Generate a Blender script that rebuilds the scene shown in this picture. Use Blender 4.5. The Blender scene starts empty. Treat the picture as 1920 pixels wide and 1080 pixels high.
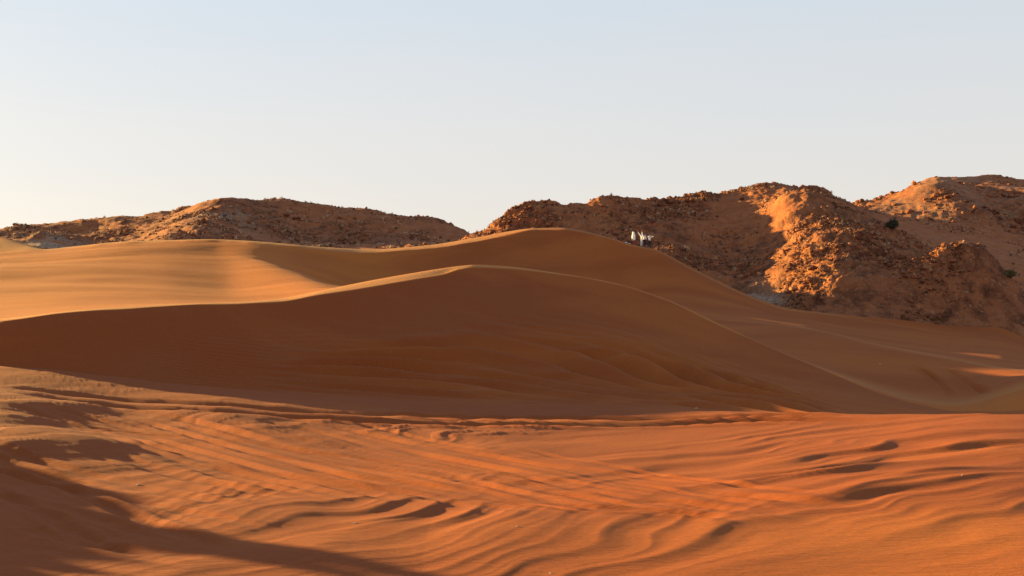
import bpy, math, random
import numpy as np
R = math.radians
random.seed(7); rng = np.random.default_rng(11)
S = bpy.context.scene
COL = S.collection

# ------------------------------------------------------------------ camera, sky, sun
F = 2200.0; PITCH = math.atan(60/F); CAMZ = 4.0
cd = bpy.data.cameras.new('camera'); cam = bpy.data.objects.new('camera', cd); COL.objects.link(cam)
cd.sensor_width = 36; cd.lens = 36*F/1920; cd.clip_start = 0.1; cd.clip_end = 9000
cam.location = (0, 0, CAMZ); cam.rotation_euler = (R(90)+PITCH, 0, 0)
S.camera = cam
SUN_EL, SUN_AZ = 9.6, -60.0          # azimuth measured from the view direction, negative = left
S.view_settings.view_transform = 'Standard'; S.view_settings.look = 'None'
S.view_settings.gamma = 1; S.view_settings.use_curve_mapping = False
S.view_settings.exposure = 2.08
W = bpy.data.worlds.new('World'); S.world = W; W.use_nodes = True
nt = W.node_tree; nt.nodes.clear()
sky = nt.nodes.new('ShaderNodeTexSky'); sky.sky_type = 'NISHITA'; sky.sun_disc = False
sky.sun_elevation = R(SUN_EL); sky.sun_rotation = R(SUN_AZ)
sky.air_density = 1.0; sky.dust_density = 2.0; sky.ozone_density = 2.0; sky.altitude = 100
hs = nt.nodes.new('ShaderNodeHueSaturation'); hs.inputs['Saturation'].default_value = 0.8
tint = nt.nodes.new('ShaderNodeMix'); tint.data_type = 'RGBA'; tint.blend_type = 'MIX'
tint.inputs[0].default_value = 0.84; tint.inputs[7].default_value = (3.6, 3.4, 3.2, 1)
geo = nt.nodes.new('ShaderNodeTexCoord'); sxyz = nt.nodes.new('ShaderNodeSeparateXYZ'); nt.links.new(geo.outputs['Generated'], sxyz.inputs[0])
cr = nt.nodes.new('ShaderNodeValToRGB'); 
_mp = nt.nodes.new('ShaderNodeMapping'); _mp.inputs['Scale'].default_value = (1.5, 1.5, 14); nt.links.new(geo.outputs['Generated'], _mp.inputs[0])
_nz = nt.nodes.new('ShaderNodeTexNoise'); _nz.inputs['Scale'].default_value = 1.6; _nz.inputs['Detail'].default_value = 5; _nz.inputs['Distortion'].default_value = 0.6; nt.links.new(_mp.outputs[0], _nz.inputs['Vector'])
_ma = nt.nodes.new('ShaderNodeMath'); _ma.operation = 'MULTIPLY_ADD'; _ma.inputs[1].default_value = 0.075; nt.links.new(_nz.outputs['Fac'], _ma.inputs[0])
_sb = nt.nodes.new('ShaderNodeMath'); _sb.operation = 'SUBTRACT'; _sb.inputs[1].default_value = 0.037; nt.links.new(sxyz.outputs['Z'], _sb.inputs[0])
nt.links.new(_sb.outputs[0], _ma.inputs[2]); nt.links.new(_ma.outputs[0], cr.inputs[0])
cr.color_ramp.elements[0].position = 0.06; cr.color_ramp.elements[0].color = (3.65, 3.28, 2.95, 1)
cr.color_ramp.elements[1].position = 0.27; cr.color_ramp.elements[1].color = (2.85, 3.12, 3.36, 1)
_e = cr.color_ramp.elements.new(0.9); _e.color = (1.0, 1.5, 2.4, 1)
nt.links.new(cr.outputs[0], tint.inputs[7])
bg = nt.nodes.new('ShaderNodeBackground'); bg.inputs['Strength'].default_value = 0.058
wo = nt.nodes.new('ShaderNodeOutputWorld')
nt.links.new(sky.outputs[0], hs.inputs['Color']); nt.links.new(hs.outputs[0], tint.inputs[6])
nt.links.new(tint.outputs[2], bg.inputs['Color']); nt.links.new(bg.outputs[0], wo.inputs['Surface'])
sl = bpy.data.lights.new('sun', 'SUN'); sl.energy = 5.0; sl.angle = R(0.7); sl.color = (1.0, 0.68, 0.22)
so = bpy.data.objects.new('sun', sl); COL.objects.link(so)
so.rotation_euler = (R(90-SUN_EL), 0, R(180)-R(SUN_AZ)); so.location = (-60, 30, 60)

# ------------------------------------------------------------------ helpers
def smooth(a, b, x): 
    t = np.clip((x-a)/(b-a), 0, 1); return t*t*(3-2*t)
_perm = np.random.default_rng(3).permutation(1024)
_ang = np.random.default_rng(4).random(1024)*2*np.pi
_gx, _gy = np.cos(_ang), np.sin(_ang)
def perlin(x, y, seed=0):
    x = x+seed*17.31; y = y+seed*9.77
    xi = np.floor(x).astype(np.int64); yi = np.floor(y).astype(np.int64)
    xf = x-xi; yf = y-yi
    u = xf*xf*xf*(xf*(xf*6-15)+10); v = yf*yf*yf*(yf*(yf*6-15)+10)
    def g(i, j, dx, dy):
        h = _perm[(_perm[(xi+i) & 1023]+yi+j) & 1023]
        return _gx[h]*dx+_gy[h]*dy
    a = g(0, 0, xf, yf); b = g(1, 0, xf-1, yf); c = g(0, 1, xf, yf-1); d = g(1, 1, xf-1, yf-1)
    return (a+(b-a)*u)*(1-v)+(c+(d-c)*u)*v
def fbm(x, y, o=4, seed=0, lac=2.03, gain=0.5):
    s = 0; a = 1.0
    for k in range(o):
        s = s+a*perlin(x, y, seed+k*3); x = x*lac; y = y*lac; a *= gain
    return s
def ridged(x, y, o=4, seed=0, gain=0.5):
    s = 0; a = 1.0
    for k in range(o):
        s = s+a*(1-2*np.abs(perlin(x, y, seed+k*5))*1.6); x = x*2.1; y = y*2.1; a *= gain
    return s
def pchip(xs, ys, x):
    xs = np.asarray(xs, float); ys = np.asarray(ys, float)
    h = np.diff(xs); d = np.diff(ys)/h
    m = np.zeros_like(ys)
    m[1:-1] = np.where(d[:-1]*d[1:] > 0, 2*d[:-1]*d[1:]/(d[:-1]+d[1:]+1e-12), 0)
    m[0] = d[0]; m[-1] = d[-1]
    x = np.clip(x, xs[0], xs[-1]); i = np.clip(np.searchsorted(xs, x)-1, 0, len(h)-1)
    t = (x-xs[i])/h[i]; t2 = t*t; t3 = t2*t
    return (2*t3-3*t2+1)*ys[i]+(t3-2*t2+t)*h[i]*m[i]+(-2*t3+3*t2)*ys[i+1]+(t3-t2)*h[i]*m[i+1]
cp, sp = math.cos(PITCH), math.sin(PITCH)
def zof(py, Y):                        # height of the ground point at depth Y that the photo shows in row py
    v = (540-py)/F
    return CAMZ+Y*(sp+v*cp)/(cp-v*sp)
def s_of(px): return (px-960)/F
def px_of(s): return s*F+960
def obj(name, me, parent=None):
    o = bpy.data.objects.new(name, me); COL.objects.link(o)
    if parent: o.parent = parent
    return o
def mesh_np(name, co, quads=None, tris=None, smooth_=True):
    me = bpy.data.meshes.new(name)
    me.vertices.add(len(co)); me.vertices.foreach_set('co', np.ascontiguousarray(co, np.float32).ravel())
    nq = 0 if quads is None else len(quads); nt_ = 0 if tris is None else len(tris)
    loops = []; starts = []
    if nq: loops.append(quads.ravel()); starts.append(np.arange(nq)*4)
    if nt_: loops.append(tris.ravel()); starts.append(nq*4+np.arange(nt_)*3)
    loops = np.concatenate(loops).astype(np.int32); starts = np.concatenate(starts).astype(np.int32)
    me.loops.add(len(loops)); me.loops.foreach_set('vertex_index', loops)
    me.polygons.add(nq+nt_); me.polygons.foreach_set('loop_start', starts)
    me.polygons.foreach_set('use_smooth', np.full(nq+nt_, smooth_))
    me.update(calc_edges=True)
    return me
def attr(me, name, val):
    a = me.attributes.new(name, 'FLOAT', 'POINT'); a.data.foreach_set('value', np.ascontiguousarray(val, np.float32).ravel())
def grid_quads(nr, nc, wrap=False):
    i, j = np.meshgrid(np.arange(nr-1), np.arange(nc if wrap else nc-1), indexing='ij')
    j2 = (j+1) % nc
    return np.stack([i*nc+j, i*nc+j2, (i+1)*nc+j2, (i+1)*nc+j], -1).reshape(-1, 4)
def hermite(Y0, z0, m0, Y1, z1, m1, t):
    L = Y1-Y0; t2 = t*t; t3 = t2*t
    return (2*t3-3*t2+1)*z0+(t3-2*t2+t)*L*m0+(-2*t3+3*t2)*z1+(t3-t2)*L*m1
def tag(o, label=None, cat=None, group=None, kind=None):
    if label: o['label'] = label
    if cat: o['category'] = cat
    if group: o['group'] = group
    if kind: o['kind'] = kind
    return o

# ------------------------------------------------------------------ materials
def mat(name):
    m = bpy.data.materials.new(name); m.use_nodes = True
    n = m.node_tree.nodes; l = m.node_tree.links
    return m, n, l, n['Principled BSDF']
def nnode(n, kind, **kw):
    x = n.new(kind)
    for k, v in kw.items():
        if k in x.inputs.keys(): x.inputs[k].default_value = v
        else: setattr(x, k, v)
    return x
def mixc(n, l, fac, a, b, blend='MIX'):
    m = n.new('ShaderNodeMix'); m.data_type = 'RGBA'; m.blend_type = blend
    for sock, v in ((m.inputs[0], fac), (m.inputs[6], a), (m.inputs[7], b)):
        if hasattr(v, 'node'): l.new(v, sock)
        else: sock.default_value = v if not isinstance(v, tuple) or len(v) == 4 else (*v, 1)
    return m.outputs[2]
def ramp(n, l, v, a, b, lo=0.0, hi=1.0):
    r = n.new('ShaderNodeMapRange'); r.interpolation_type = 'SMOOTHSTEP'
    l.new(v, r.inputs[0]); r.inputs[1].default_value = a; r.inputs[2].default_value = b
    r.inputs[3].default_value = lo; r.inputs[4].default_value = hi
    return r.outputs[0]
def math_(n, l, op, a, b=0.0):
    m = n.new('ShaderNodeMath'); m.operation = op
    for s, v in ((m.inputs[0], a), (m.inputs[1], b)):
        if hasattr(v, 'node'): l.new(v, s)
        else: s.default_value = v
    return m.outputs[0]
def noise(n, l, vec, scale, detail=4, rough=0.5, dist=0.0):
    x = n.new('ShaderNodeTexNoise'); l.new(vec, x.inputs['Vector'])
    x.inputs['Scale'].default_value = scale; x.inputs['Detail'].default_value = detail
    x.inputs['Roughness'].default_value = rough; x.inputs['Distortion'].default_value = dist
    return x.outputs['Fac']
def mapping(n, l, vec, scale=(1, 1, 1), rot=(0, 0, 0)):
    m = n.new('ShaderNodeMapping'); l.new(vec, m.inputs['Vector'])
    m.inputs['Scale'].default_value = scale; m.inputs['Rotation'].default_value = rot
    return m.outputs[0]

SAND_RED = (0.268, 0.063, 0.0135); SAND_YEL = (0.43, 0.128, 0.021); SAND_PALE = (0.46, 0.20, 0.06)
def sand_material():
    m, n, l, b = mat('dune_sand')
    b.inputs['Roughness'].default_value = 0.95; b.inputs['Specular IOR Level'].default_value = 0.15
    tc = n.new('ShaderNodeTexCoord'); P = tc.outputs['Object']
    aY = nnode(n, 'ShaderNodeAttribute', attribute_name='yellow').outputs['Fac']
    aP = nnode(n, 'ShaderNodeAttribute', attribute_name='pale').outputs['Fac']
    aR = nnode(n, 'ShaderNodeAttribute', attribute_name='ripple').outputs['Fac']
    big = noise(n, l, mapping(n, l, P, (0.06, 0.16, 0.1), (0, 0, R(-25))), 1.0, 4, 0.55, 0.6)
    str_ = noise(n, l, mapping(n, l, P, (0.25, 1.3, 0.5), (0, 0, R(-28))), 1.0, 5, 0.6, 0.4)
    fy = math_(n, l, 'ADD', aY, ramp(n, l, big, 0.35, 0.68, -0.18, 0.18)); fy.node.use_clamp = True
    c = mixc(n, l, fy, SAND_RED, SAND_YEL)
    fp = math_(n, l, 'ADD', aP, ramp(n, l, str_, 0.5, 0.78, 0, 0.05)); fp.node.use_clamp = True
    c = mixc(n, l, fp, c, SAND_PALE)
    gr = noise(n, l, P, 9.0, 6, 0.75)
    c = mixc(n, l, 1.0, c, ramp_color(n, l, gr), 'MULTIPLY')
    l.new(c, b.inputs['Base Color'])
    # fine relief: wind ripples where the attribute says, grain everywhere
    w = n.new('ShaderNodeTexWave'); w.wave_type = 'BANDS'; w.bands_direction = 'X'; w.wave_profile = 'SIN'
    l.new(mapping(n, l, P, (1, 0.55, 0.0), (0, 0, R(20))), w.inputs['Vector'])
    w.inputs['Scale'].default_value = 1.05; w.inputs['Distortion'].default_value = 3.5
    w.inputs['Detail'].default_value = 2; w.inputs['Detail Scale'].default_value = 0.35; w.inputs['Detail Roughness'].default_value = 0.5
    msk = ramp(n, l, noise(n, l, P, 0.16, 2), 0.42, 0.58)
    rp = math_(n, l, 'MULTIPLY', math_(n, l, 'MULTIPLY', w.outputs['Fac'], aR), msk)
    b1 = n.new('ShaderNodeBump'); b1.inputs['Strength'].default_value = 1.0; b1.inputs['Distance'].default_value = 0.011
    l.new(rp, b1.inputs['Height'])
    st2 = noise(n, l, mapping(n, l, P, (1.2, 5.0, 2.0), (0, 0, R(-30))), 1.0, 6, 0.65, 0.5)
    b2 = n.new('ShaderNodeBump'); b2.inputs['Strength'].default_value = 0.5; b2.inputs['Distance'].default_value = 0.05
    l.new(st2, b2.inputs['Height']); l.new(b1.outputs[0], b2.inputs['Normal'])
    b4 = n.new('ShaderNodeBump'); b4.inputs['Strength'].default_value = 0.6; b4.inputs['Distance'].default_value = 0.03
    l.new(noise(n, l, mapping(n, l, P, (3.0, 14.0, 4.0), (0, 0, R(-32))), 1.0, 5, 0.7, 0.3), b4.inputs['Height']); l.new(b2.outputs[0], b4.inputs['Normal']); b2 = b4
    b3 = n.new('ShaderNodeBump'); b3.inputs['Strength'].default_value = 0.45; b3.inputs['Distance'].default_value = 0.008
    l.new(noise(n, l, P, 22.0, 4, 0.7), b3.inputs['Height']); l.new(b2.outputs[0], b3.inputs['Normal'])
    l.new(b3.outputs[0], b.inputs['Normal'])
    return m
def ramp_color(n, l, v, a=0.86, b_=1.10):
    r = n.new('ShaderNodeMapRange'); l.new(v, r.inputs[0]); r.inputs[1].default_value = 0.3; r.inputs[2].default_value = 0.7
    r.inputs[3].default_value = a; r.inputs[4].default_value = b_
    return r.outputs[0]
def hill_material():
    m, n, l, b = mat('rocky_slope')
    b.inputs['Roughness'].default_value = 0.95; b.inputs['Specular IOR Level'].default_value = 0.15
    P = n.new('ShaderNodeTexCoord').outputs['Object']
    rk = nnode(n, 'ShaderNodeAttribute', attribute_name='rocky').outputs['Fac']
    gy = nnode(n, 'ShaderNodeAttribute', attribute_name='grey').outputs['Fac']
    n1 = noise(n, l, P, 0.5, 8, 0.7, 0.3); n2 = noise(n, l, P, 2.2, 6, 0.7)
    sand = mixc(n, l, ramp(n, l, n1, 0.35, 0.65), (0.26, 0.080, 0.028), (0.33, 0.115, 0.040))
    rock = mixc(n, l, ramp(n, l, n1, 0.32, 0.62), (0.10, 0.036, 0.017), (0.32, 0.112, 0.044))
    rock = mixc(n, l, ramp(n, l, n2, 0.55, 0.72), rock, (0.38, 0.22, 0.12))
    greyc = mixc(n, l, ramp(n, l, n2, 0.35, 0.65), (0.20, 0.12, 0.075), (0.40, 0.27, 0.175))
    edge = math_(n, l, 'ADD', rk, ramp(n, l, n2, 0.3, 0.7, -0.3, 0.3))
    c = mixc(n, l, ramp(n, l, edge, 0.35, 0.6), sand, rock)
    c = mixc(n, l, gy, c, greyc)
    l.new(c, b.inputs['Base Color'])
    bp = n.new('ShaderNodeBump'); bp.inputs['Strength'].default_value = 0.9; bp.inputs['Distance'].default_value = 0.35
    h = math_(n, l, 'MULTIPLY', noise(n, l, P, 1.6, 7, 0.75), ramp(n, l, rk, 0.1, 0.7, 0.12, 1.0))
    l.new(h, bp.inputs['Height']); l.new(bp.outputs[0], b.inputs['Normal'])
    return m
def plain(name, col, rough=0.8, var=0.15, scale=20):
    m, n, l, b = mat(name); b.inputs['Roughness'].default_value = rough
    P = n.new('ShaderNodeTexCoord').outputs['Object']
    f = noise(n, l, P, scale, 4, 0.6)
    lo = tuple(c*(1-var) for c in col); hi = tuple(min(1, c*(1+var)) for c in col)
    l.new(mixc(n, l, f, lo, hi), b.inputs['Base Color'])
    return m
def rubble_material(name, a, c_, d):
    m, n, l, b = mat(name); b.inputs['Roughness'].default_value = 0.95; b.inputs['Specular IOR Level'].default_value = 0.15
    P = n.new('ShaderNodeTexCoord').outputs['Object']
    t = nnode(n, 'ShaderNodeAttribute', attribute_name='tone').outputs['Fac']
    c = mixc(n, l, ramp(n, l, t, 0, 0.75), a, c_); c = mixc(n, l, ramp(n, l, t, 0.75, 1), c, d)
    c = mixc(n, l, 1.0, c, ramp_color(n, l, noise(n, l, P, 3.0, 4, 0.7), 0.7, 1.25), 'MULTIPLY')
    l.new(c, b.inputs['Base Color'])
    return m
M_SAND = sand_material(); M_HILL = hill_material()

# ------------------------------------------------------------------ dunes: one sheet of sand, to the horizon
# Each line is a crest, brink or foot of the dunes: rows (photo column, photo row, depth in metres)
def line(rows, x):
    a = np.array(rows, float)
    return pchip(a[:, 0], a[:, 1], x), pchip(a[:, 0], a[:, 2], x)
L_foot = [(-2600, 690, 70), (-800, 668, 70), (0, 702, 60), (200, 720, 60), (400, 735, 59), (700, 753, 59), (1000, 767, 58), (1300, 776, 56), (1600, 779, 52), (1920, 778, 47), (2600, 775, 46), (4500, 770, 46)]
L_brink1 = [(-2600, 640, 90), (-800, 628, 78), (-300, 625, 66), (0, 603, 64), (150, 584, 66), (300, 574, 69), (450, 570.5, 73), (520, 568, 75), (600, 555, 77.5), (700, 537, 81), (780, 524, 84), (830, 514, 86), (860, 504, 87.5), (890, 499, 89), (950, 502, 91), (1050, 514, 92.4), (1150, 531.5, 92.4), (1250, 563, 90.6), (1350, 609.5, 87.6), (1450, 656, 85), (1550, 697, 82), (1650, 738.5, 78.4), (1720, 759.5, 76.5), (1800, 774, 74), (1920, 774, 71), (2600, 740, 75), (4500, 700, 80)]
L_crest1 = [(-2600, 632, 94), (-800, 622, 82), (-300, 618, 69), (0, 597, 67), (150, 581, 68.5), (300, 571, 71.5), (450, 566, 76), (520, 560, 79), (600, 545, 82.5), (700, 525, 86), (780, 511, 88), (830, 503, 89), (860, 499, 90), (890, 496.5, 90.5), (950, 499.5, 92.2), (1050, 512.5, 93.2), (1150, 530, 93.2), (1250, 561.5, 91.5), (1350, 608, 88.5), (1450, 654, 86), (1550, 694, 83.5), (1650, 735, 80), (1720, 756, 78), (1800, 768, 76.5), (1920, 755, 76), (2600, 730, 80), (4500, 690, 86)]
L_mid = [(-2600, 540, 140), (-600, 500, 134), (0, 492, 131), (300, 478, 136), (400, 481, 137), (480, 489, 132), (560, 510, 120), (650, 534, 107), (700, 532, 109), (780, 518, 113), (850, 507, 117), (900, 503, 119), (1050, 517, 121), (1150, 536, 122), (1250, 567, 122), (1320, 590, 121), (1400, 603, 116), (1500, 612, 109), (1640, 644, 101), (1780, 669, 96), (1920, 688, 91), (2600, 700, 95), (4500, 690, 95)]  # ridge stretch hidden behind the near crest is added to shade the valley
L_brink2 = [(-2600, 520, 150), (-600, 500, 148), (0, 473, 146), (80, 470, 146), (250, 455, 147), (400, 452, 147), (500, 459, 144), (600, 468, 144), (700, 474, 146), (800, 468, 148), (900, 451, 150), (950, 441, 151), (1000, 431, 151.5), (1050, 430.5, 151), (1100, 438, 150), (1150, 450.5, 148), (1180, 460, 146.2), (1200, 464.5, 145), (1220, 468.5, 144.2), (1240, 475, 143.4), (1280, 497, 141), (1350, 533, 138), (1420, 565, 136), (1480, 583, 136), (1600, 597, 138), (1700, 606, 139), (1800, 617, 140), (1870, 621, 140), (1920, 638, 139), (2600, 660, 140), (4500, 640, 140)]
L_crest2 = [(-2600, 480, 165), (-600, 440, 166), (-100, 438, 163), (0, 445, 160), (50, 458, 156), (82, 468, 152), (130, 463, 152), (250, 452, 152), (400, 449, 151.5), (500, 454, 151), (600, 463, 151), (700, 467, 152), (800, 460, 153), (900, 444, 154), (950, 434.5, 154), (1000, 428, 153.5), (1050, 427, 153), (1100, 434.5, 152), (1150, 447.5, 150), (1165, 452.5, 149), (1180, 457, 148), (1200, 461.5, 146.5), (1220, 465.5, 145.7), (1240, 472, 145), (1280, 493, 143), (1350, 528, 140), (1420, 560, 138), (1480, 578, 138), (1600, 592, 140), (1700, 601, 141), (1800, 612, 142), (1870, 614, 142), (1920, 632, 141), (2600, 655, 142), (4500, 635, 142)]
def sl_(rows, x): a = np.array(rows, float); return pchip(a[:, 0], a[:, 1], x)
TH_MAX = math.atan(1.6)
th_in = np.arctan(np.linspace(-0.455, 0.455, 1001))
th_l = -np.arctan(np.concatenate([np.linspace(1.6, 0.62, 30), np.linspace(0.60, 0.457, 70)]))
th_r = -th_l[::-1]
th_b = np.linspace(TH_MAX, 2*math.pi-TH_MAX, 62)[1:-1]
TH = np.concatenate([th_l, th_in, th_r, th_b])
TH = np.where(TH > math.pi, TH-2*math.pi, TH)
nc = len(TH)
thc = np.clip(TH, -TH_MAX, TH_MAX); PX = px_of(np.tan(thc))
wb = smooth(TH_MAX, math.pi, np.abs(TH))
def key(rows):
    y, Y = line(rows, PX); return Y, zof(y, Y)
K = []   # (Y, z, slope in, slope out, rows to next)
one = np.ones(nc)
K.append((one*2.0, one*0.0, 0*one, 0*one, 40))
K.append((one*16.5, one*0.0, 0*one, 0*one, 255))
Yf, zf = key(L_foot); K.append((Yf, zf, sl_([(-800, .03), (0, .05), (1000, .02), (1500, 0.01), (1700, 0.02), (4500, 0)], PX), sl_([(-800, .03), (0, .10), (700, .06), (1300, .0), (1500, -.06), (1600, -.12), (1750, -.24), (1920, -.25), (4500, -.2)], PX), 150))
Yb, zb = key(L_brink1); K.append((Yb, zb, sl_([(-800, .1), (0, .45), (500, .55), (900, .5), (1200, .42), (1450, .25), (1650, .1), (1800, .02), (4500, 0.02)], PX), 0.12*one, 8))
Yc, zc = key(L_crest1); K.append((Yc, zc, sl_([(-800, .06), (0, .06), (450, .02), (900, 0.02), (4500, 0.05)], PX), sl_([(-800, .06), (0, .05), (400, .0), (600, -.05), (900, -.35), (1250, -.3), (1500, -.12), (1700, 0.03), (4500, 0.05)], PX), 66))
Ym, zm = key(L_mid); K.append((Ym, zm, sl_([(0, .10), (300, .14), (420, .14), (600, .03), (800, .2), (900, .35), (1150, .35), (1250, .05), (1350, .02), (1500, .05), (4500, .05)], PX), sl_([(0, .10), (300, .2), (420, .19), (520, -.1), (680, -.3), (800, -.45), (1150, -.4), (1330, .05), (1500, .0), (4500, .03)], PX), 80))
Yb2, zb2 = key(L_brink2); K.append((Yb2, zb2, sl_([(0, .08), (300, .2), (430, .23), (660, .5), (900, .6), (1150, .6), (1300, .35), (1500, .15), (4500, .1)], PX), 0.2*one, 8))
Yc2, zc2 = key(L_crest2); K.append((Yc2, zc2, sl_([(0, .2), (82, .05), (300, .05), (4500, .05)], PX), -0.12*one, 12))
Yg = Yc2+26; K.append((Yg, np.minimum(zc2-4.5, 7)-3, -.12*one, -.02*one, 16))
K.append((one*700, one*-4.0, 0*one, 0*one, 8))
K.append((one*6000, one*-4.0, 0*one, 0*one, 0))
rowsY = []; rowsZ = []; segid = []; tau = []
for k in range(len(K)-1):
    a, b_ = K[k], K[k+1]; N = a[4]
    for i in range(N + (1 if k == len(K)-2 else 0)):
        t = i/N
        if k == 1:   # rows evenly spaced as seen from eye height
            Y = 1/((1-t)/a[0]+t/b_[0])
        elif k == 9: Y = a[0]*(b_[0]/a[0])**t
        else: Y = a[0]+(b_[0]-a[0])*t
        tt = (Y-a[0])/(b_[0]-a[0])
        rowsY.append(Y); rowsZ.append(hermite(a[0], a[1], a[3], b_[0], b_[1], b_[2], tt)); segid.append(k); tau.append(t)
RY = np.array(rowsY); RZ = np.array(rowsZ); segid = np.array(segid); tau = np.array(tau); nr = len(RY)
rad = RY/np.cos(thc)[None]
rmean = 0.5*(rad[:, :1]+rad[:, len(th_l)+len(th_in)+len(th_r)-1:len(th_l)+len(th_in)+len(th_r)])
zmean = 0.5*(RZ[:, :1]+RZ[:, len(th_l)+len(th_in)+len(th_r)-1:len(th_l)+len(th_in)+len(th_r)])
rad = rad*(1-wb)+rmean*wb; RZ = RZ*(1-wb)+zmean*wb
X = rad*np.sin(TH)[None]; Y = rad*np.cos(TH)[None]; Z = RZ.copy()
SEG = np.repeat(segid[:, None], nc, 1); TAU = np.repeat(tau[:, None], nc, 1); PXX = np.repeat(PX[None], nr, 0)
# image rows of the smooth dunes, used only to look up where a track or stone of the photo lies on the ground
PYY = 540-F*((Z-CAMZ)*cp-RY*sp)/(RY*cp+(Z-CAMZ)*sp)
def pick(px, py, s0=1, s1=1):
    j = int(np.argmin(np.abs(PX+np.where(np.abs(TH) > 1.2, 1e6, 0)-px)))
    rr = np.where((segid >= s0) & (segid <= s1))[0]
    i = rr[int(np.argmin(np.abs(PYY[rr, j]-py)))]
    return X[i, j], Y[i, j]
# --- undulating trampled sand in front
fg = ((SEG == 1) | (SEG == 0)).astype(float)
fgm = np.where(SEG == 1, 1.0, np.where(SEG == 0, smooth(0, 0.6, TAU), 0)) + np.where(SEG == 2, (1-smooth(0, 0.14, TAU))*(0.25+.75*(1-smooth(0, .03, TAU))), 0)
fgm = fgm*np.where(np.abs(TH)[None] > 1.2, 0.6, 1.0)*(1-.5*smooth(44, 52, Y)*(Y < 80))
sel = fgm > 0
x = X[sel]; y = Y[sel]
def Fc(x):   # ridge lines fan from running away from the viewer (left) to across the view (right)
    xx = np.clip(x, -26, 26); t = 1/(1+np.exp((xx-0.5)/4.0))
    return 0.42*xx - 4.0*2.1*np.log1p(np.exp(-(xx-0.5)/4.0))
wx = x+1.6*fbm(x*0.13, y*0.10, 3, 21)+.4*fbm(x*.6, y*.45, 3, 24)*(1-smooth(-1, 5, x))*smooth(22, 34, y); wy = y+2.6*fbm(x*0.11, y*0.09, 3, 22)+.9*fbm(x*.5, y*.4, 3, 25)*(1-smooth(-1, 5, x))*smooth(22, 34, y)
phi = wy-Fc(wx)
amp = 0.55+0.9*smooth(-0.25, 0.45, fbm(x*0.07, y*0.06, 3, 31))
near_r = smooth(2, 12, x)*(1-smooth(26, 31, y))      # smoother at lower right
amp = amp*(1-0.2*near_r)*(1-0.45*(1-smooth(-9, 1, x)))
a1 = perlin(wx*0.085, phi*0.21, 41); a2 = perlin(wx*0.16+3, phi*0.47, 42); a3 = perlin(wx*0.3, phi*1.0, 43)
saw = lambda v: v+0.35*v*np.abs(v)
rdg = lambda v: 1-np.sqrt(v*v+.004)*2.2
a2 = perlin(wx*0.085+3, phi*0.44, 42); a2 = perlin(wx*0.085+3, phi*0.44, 42); a2 = perlin(wx*0.085+3, (phi+0.5*rdg(a2))*0.44, 42)
a4 = perlin(wx*0.13+9, phi*0.62+4, 48); a4 = perlin(wx*0.13+9, (phi+0.3*rdg(a4))*0.62+4, 48)
a3 = perlin(wx*0.16, phi*0.95, 43); a3 = perlin(wx*0.16, (phi+0.22*rdg(a3))*0.95, 43)
h = 0.26*a1+0.14*rdg(a4)*smooth(-.1, .35, perlin(x*.12+5, y*.1, 49)+.12)+(0.16+0.20*smooth(2, 9, x)*smooth(24, 30, y))*rdg(a2)*smooth(-0.45, 0.3, perlin(x*.09, y*.06, 46)+.15)+0.10*rdg(a3)*smooth(-.35, .3, perlin(x*.14, y*.1, 45))+0.012*perlin(wx*0.7, phi*2.2, 44)
amp = amp*(0.55+0.45*smooth(20, 29, y))*(1-.3*smooth(28, 40, y)*smooth(0, 8, x))
ds = 0.5*(h*amp)+0.16*fbm(x*.22, y*.13, 3, 53)*(1-smooth(-2, 3, x))*smooth(10, 16, y)
ds += 0.30*fbm(x*0.045, y*0.04, 2, 51)*0.8+0.034*np.clip(-x-1+3*fbm(x*.06, y*.06, 2, 52), 0, 22)
Z[sel] += (ds*fgm[sel])
# small lumps and footprints
lump = smooth(0.28, 0.5, perlin(x*0.9, y*0.9, 61))*smooth(0.05, 0.4, fbm(x*0.1, y*0.1, 2, 62))
Z[sel] += 0.010*lump*fgm[sel]
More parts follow.
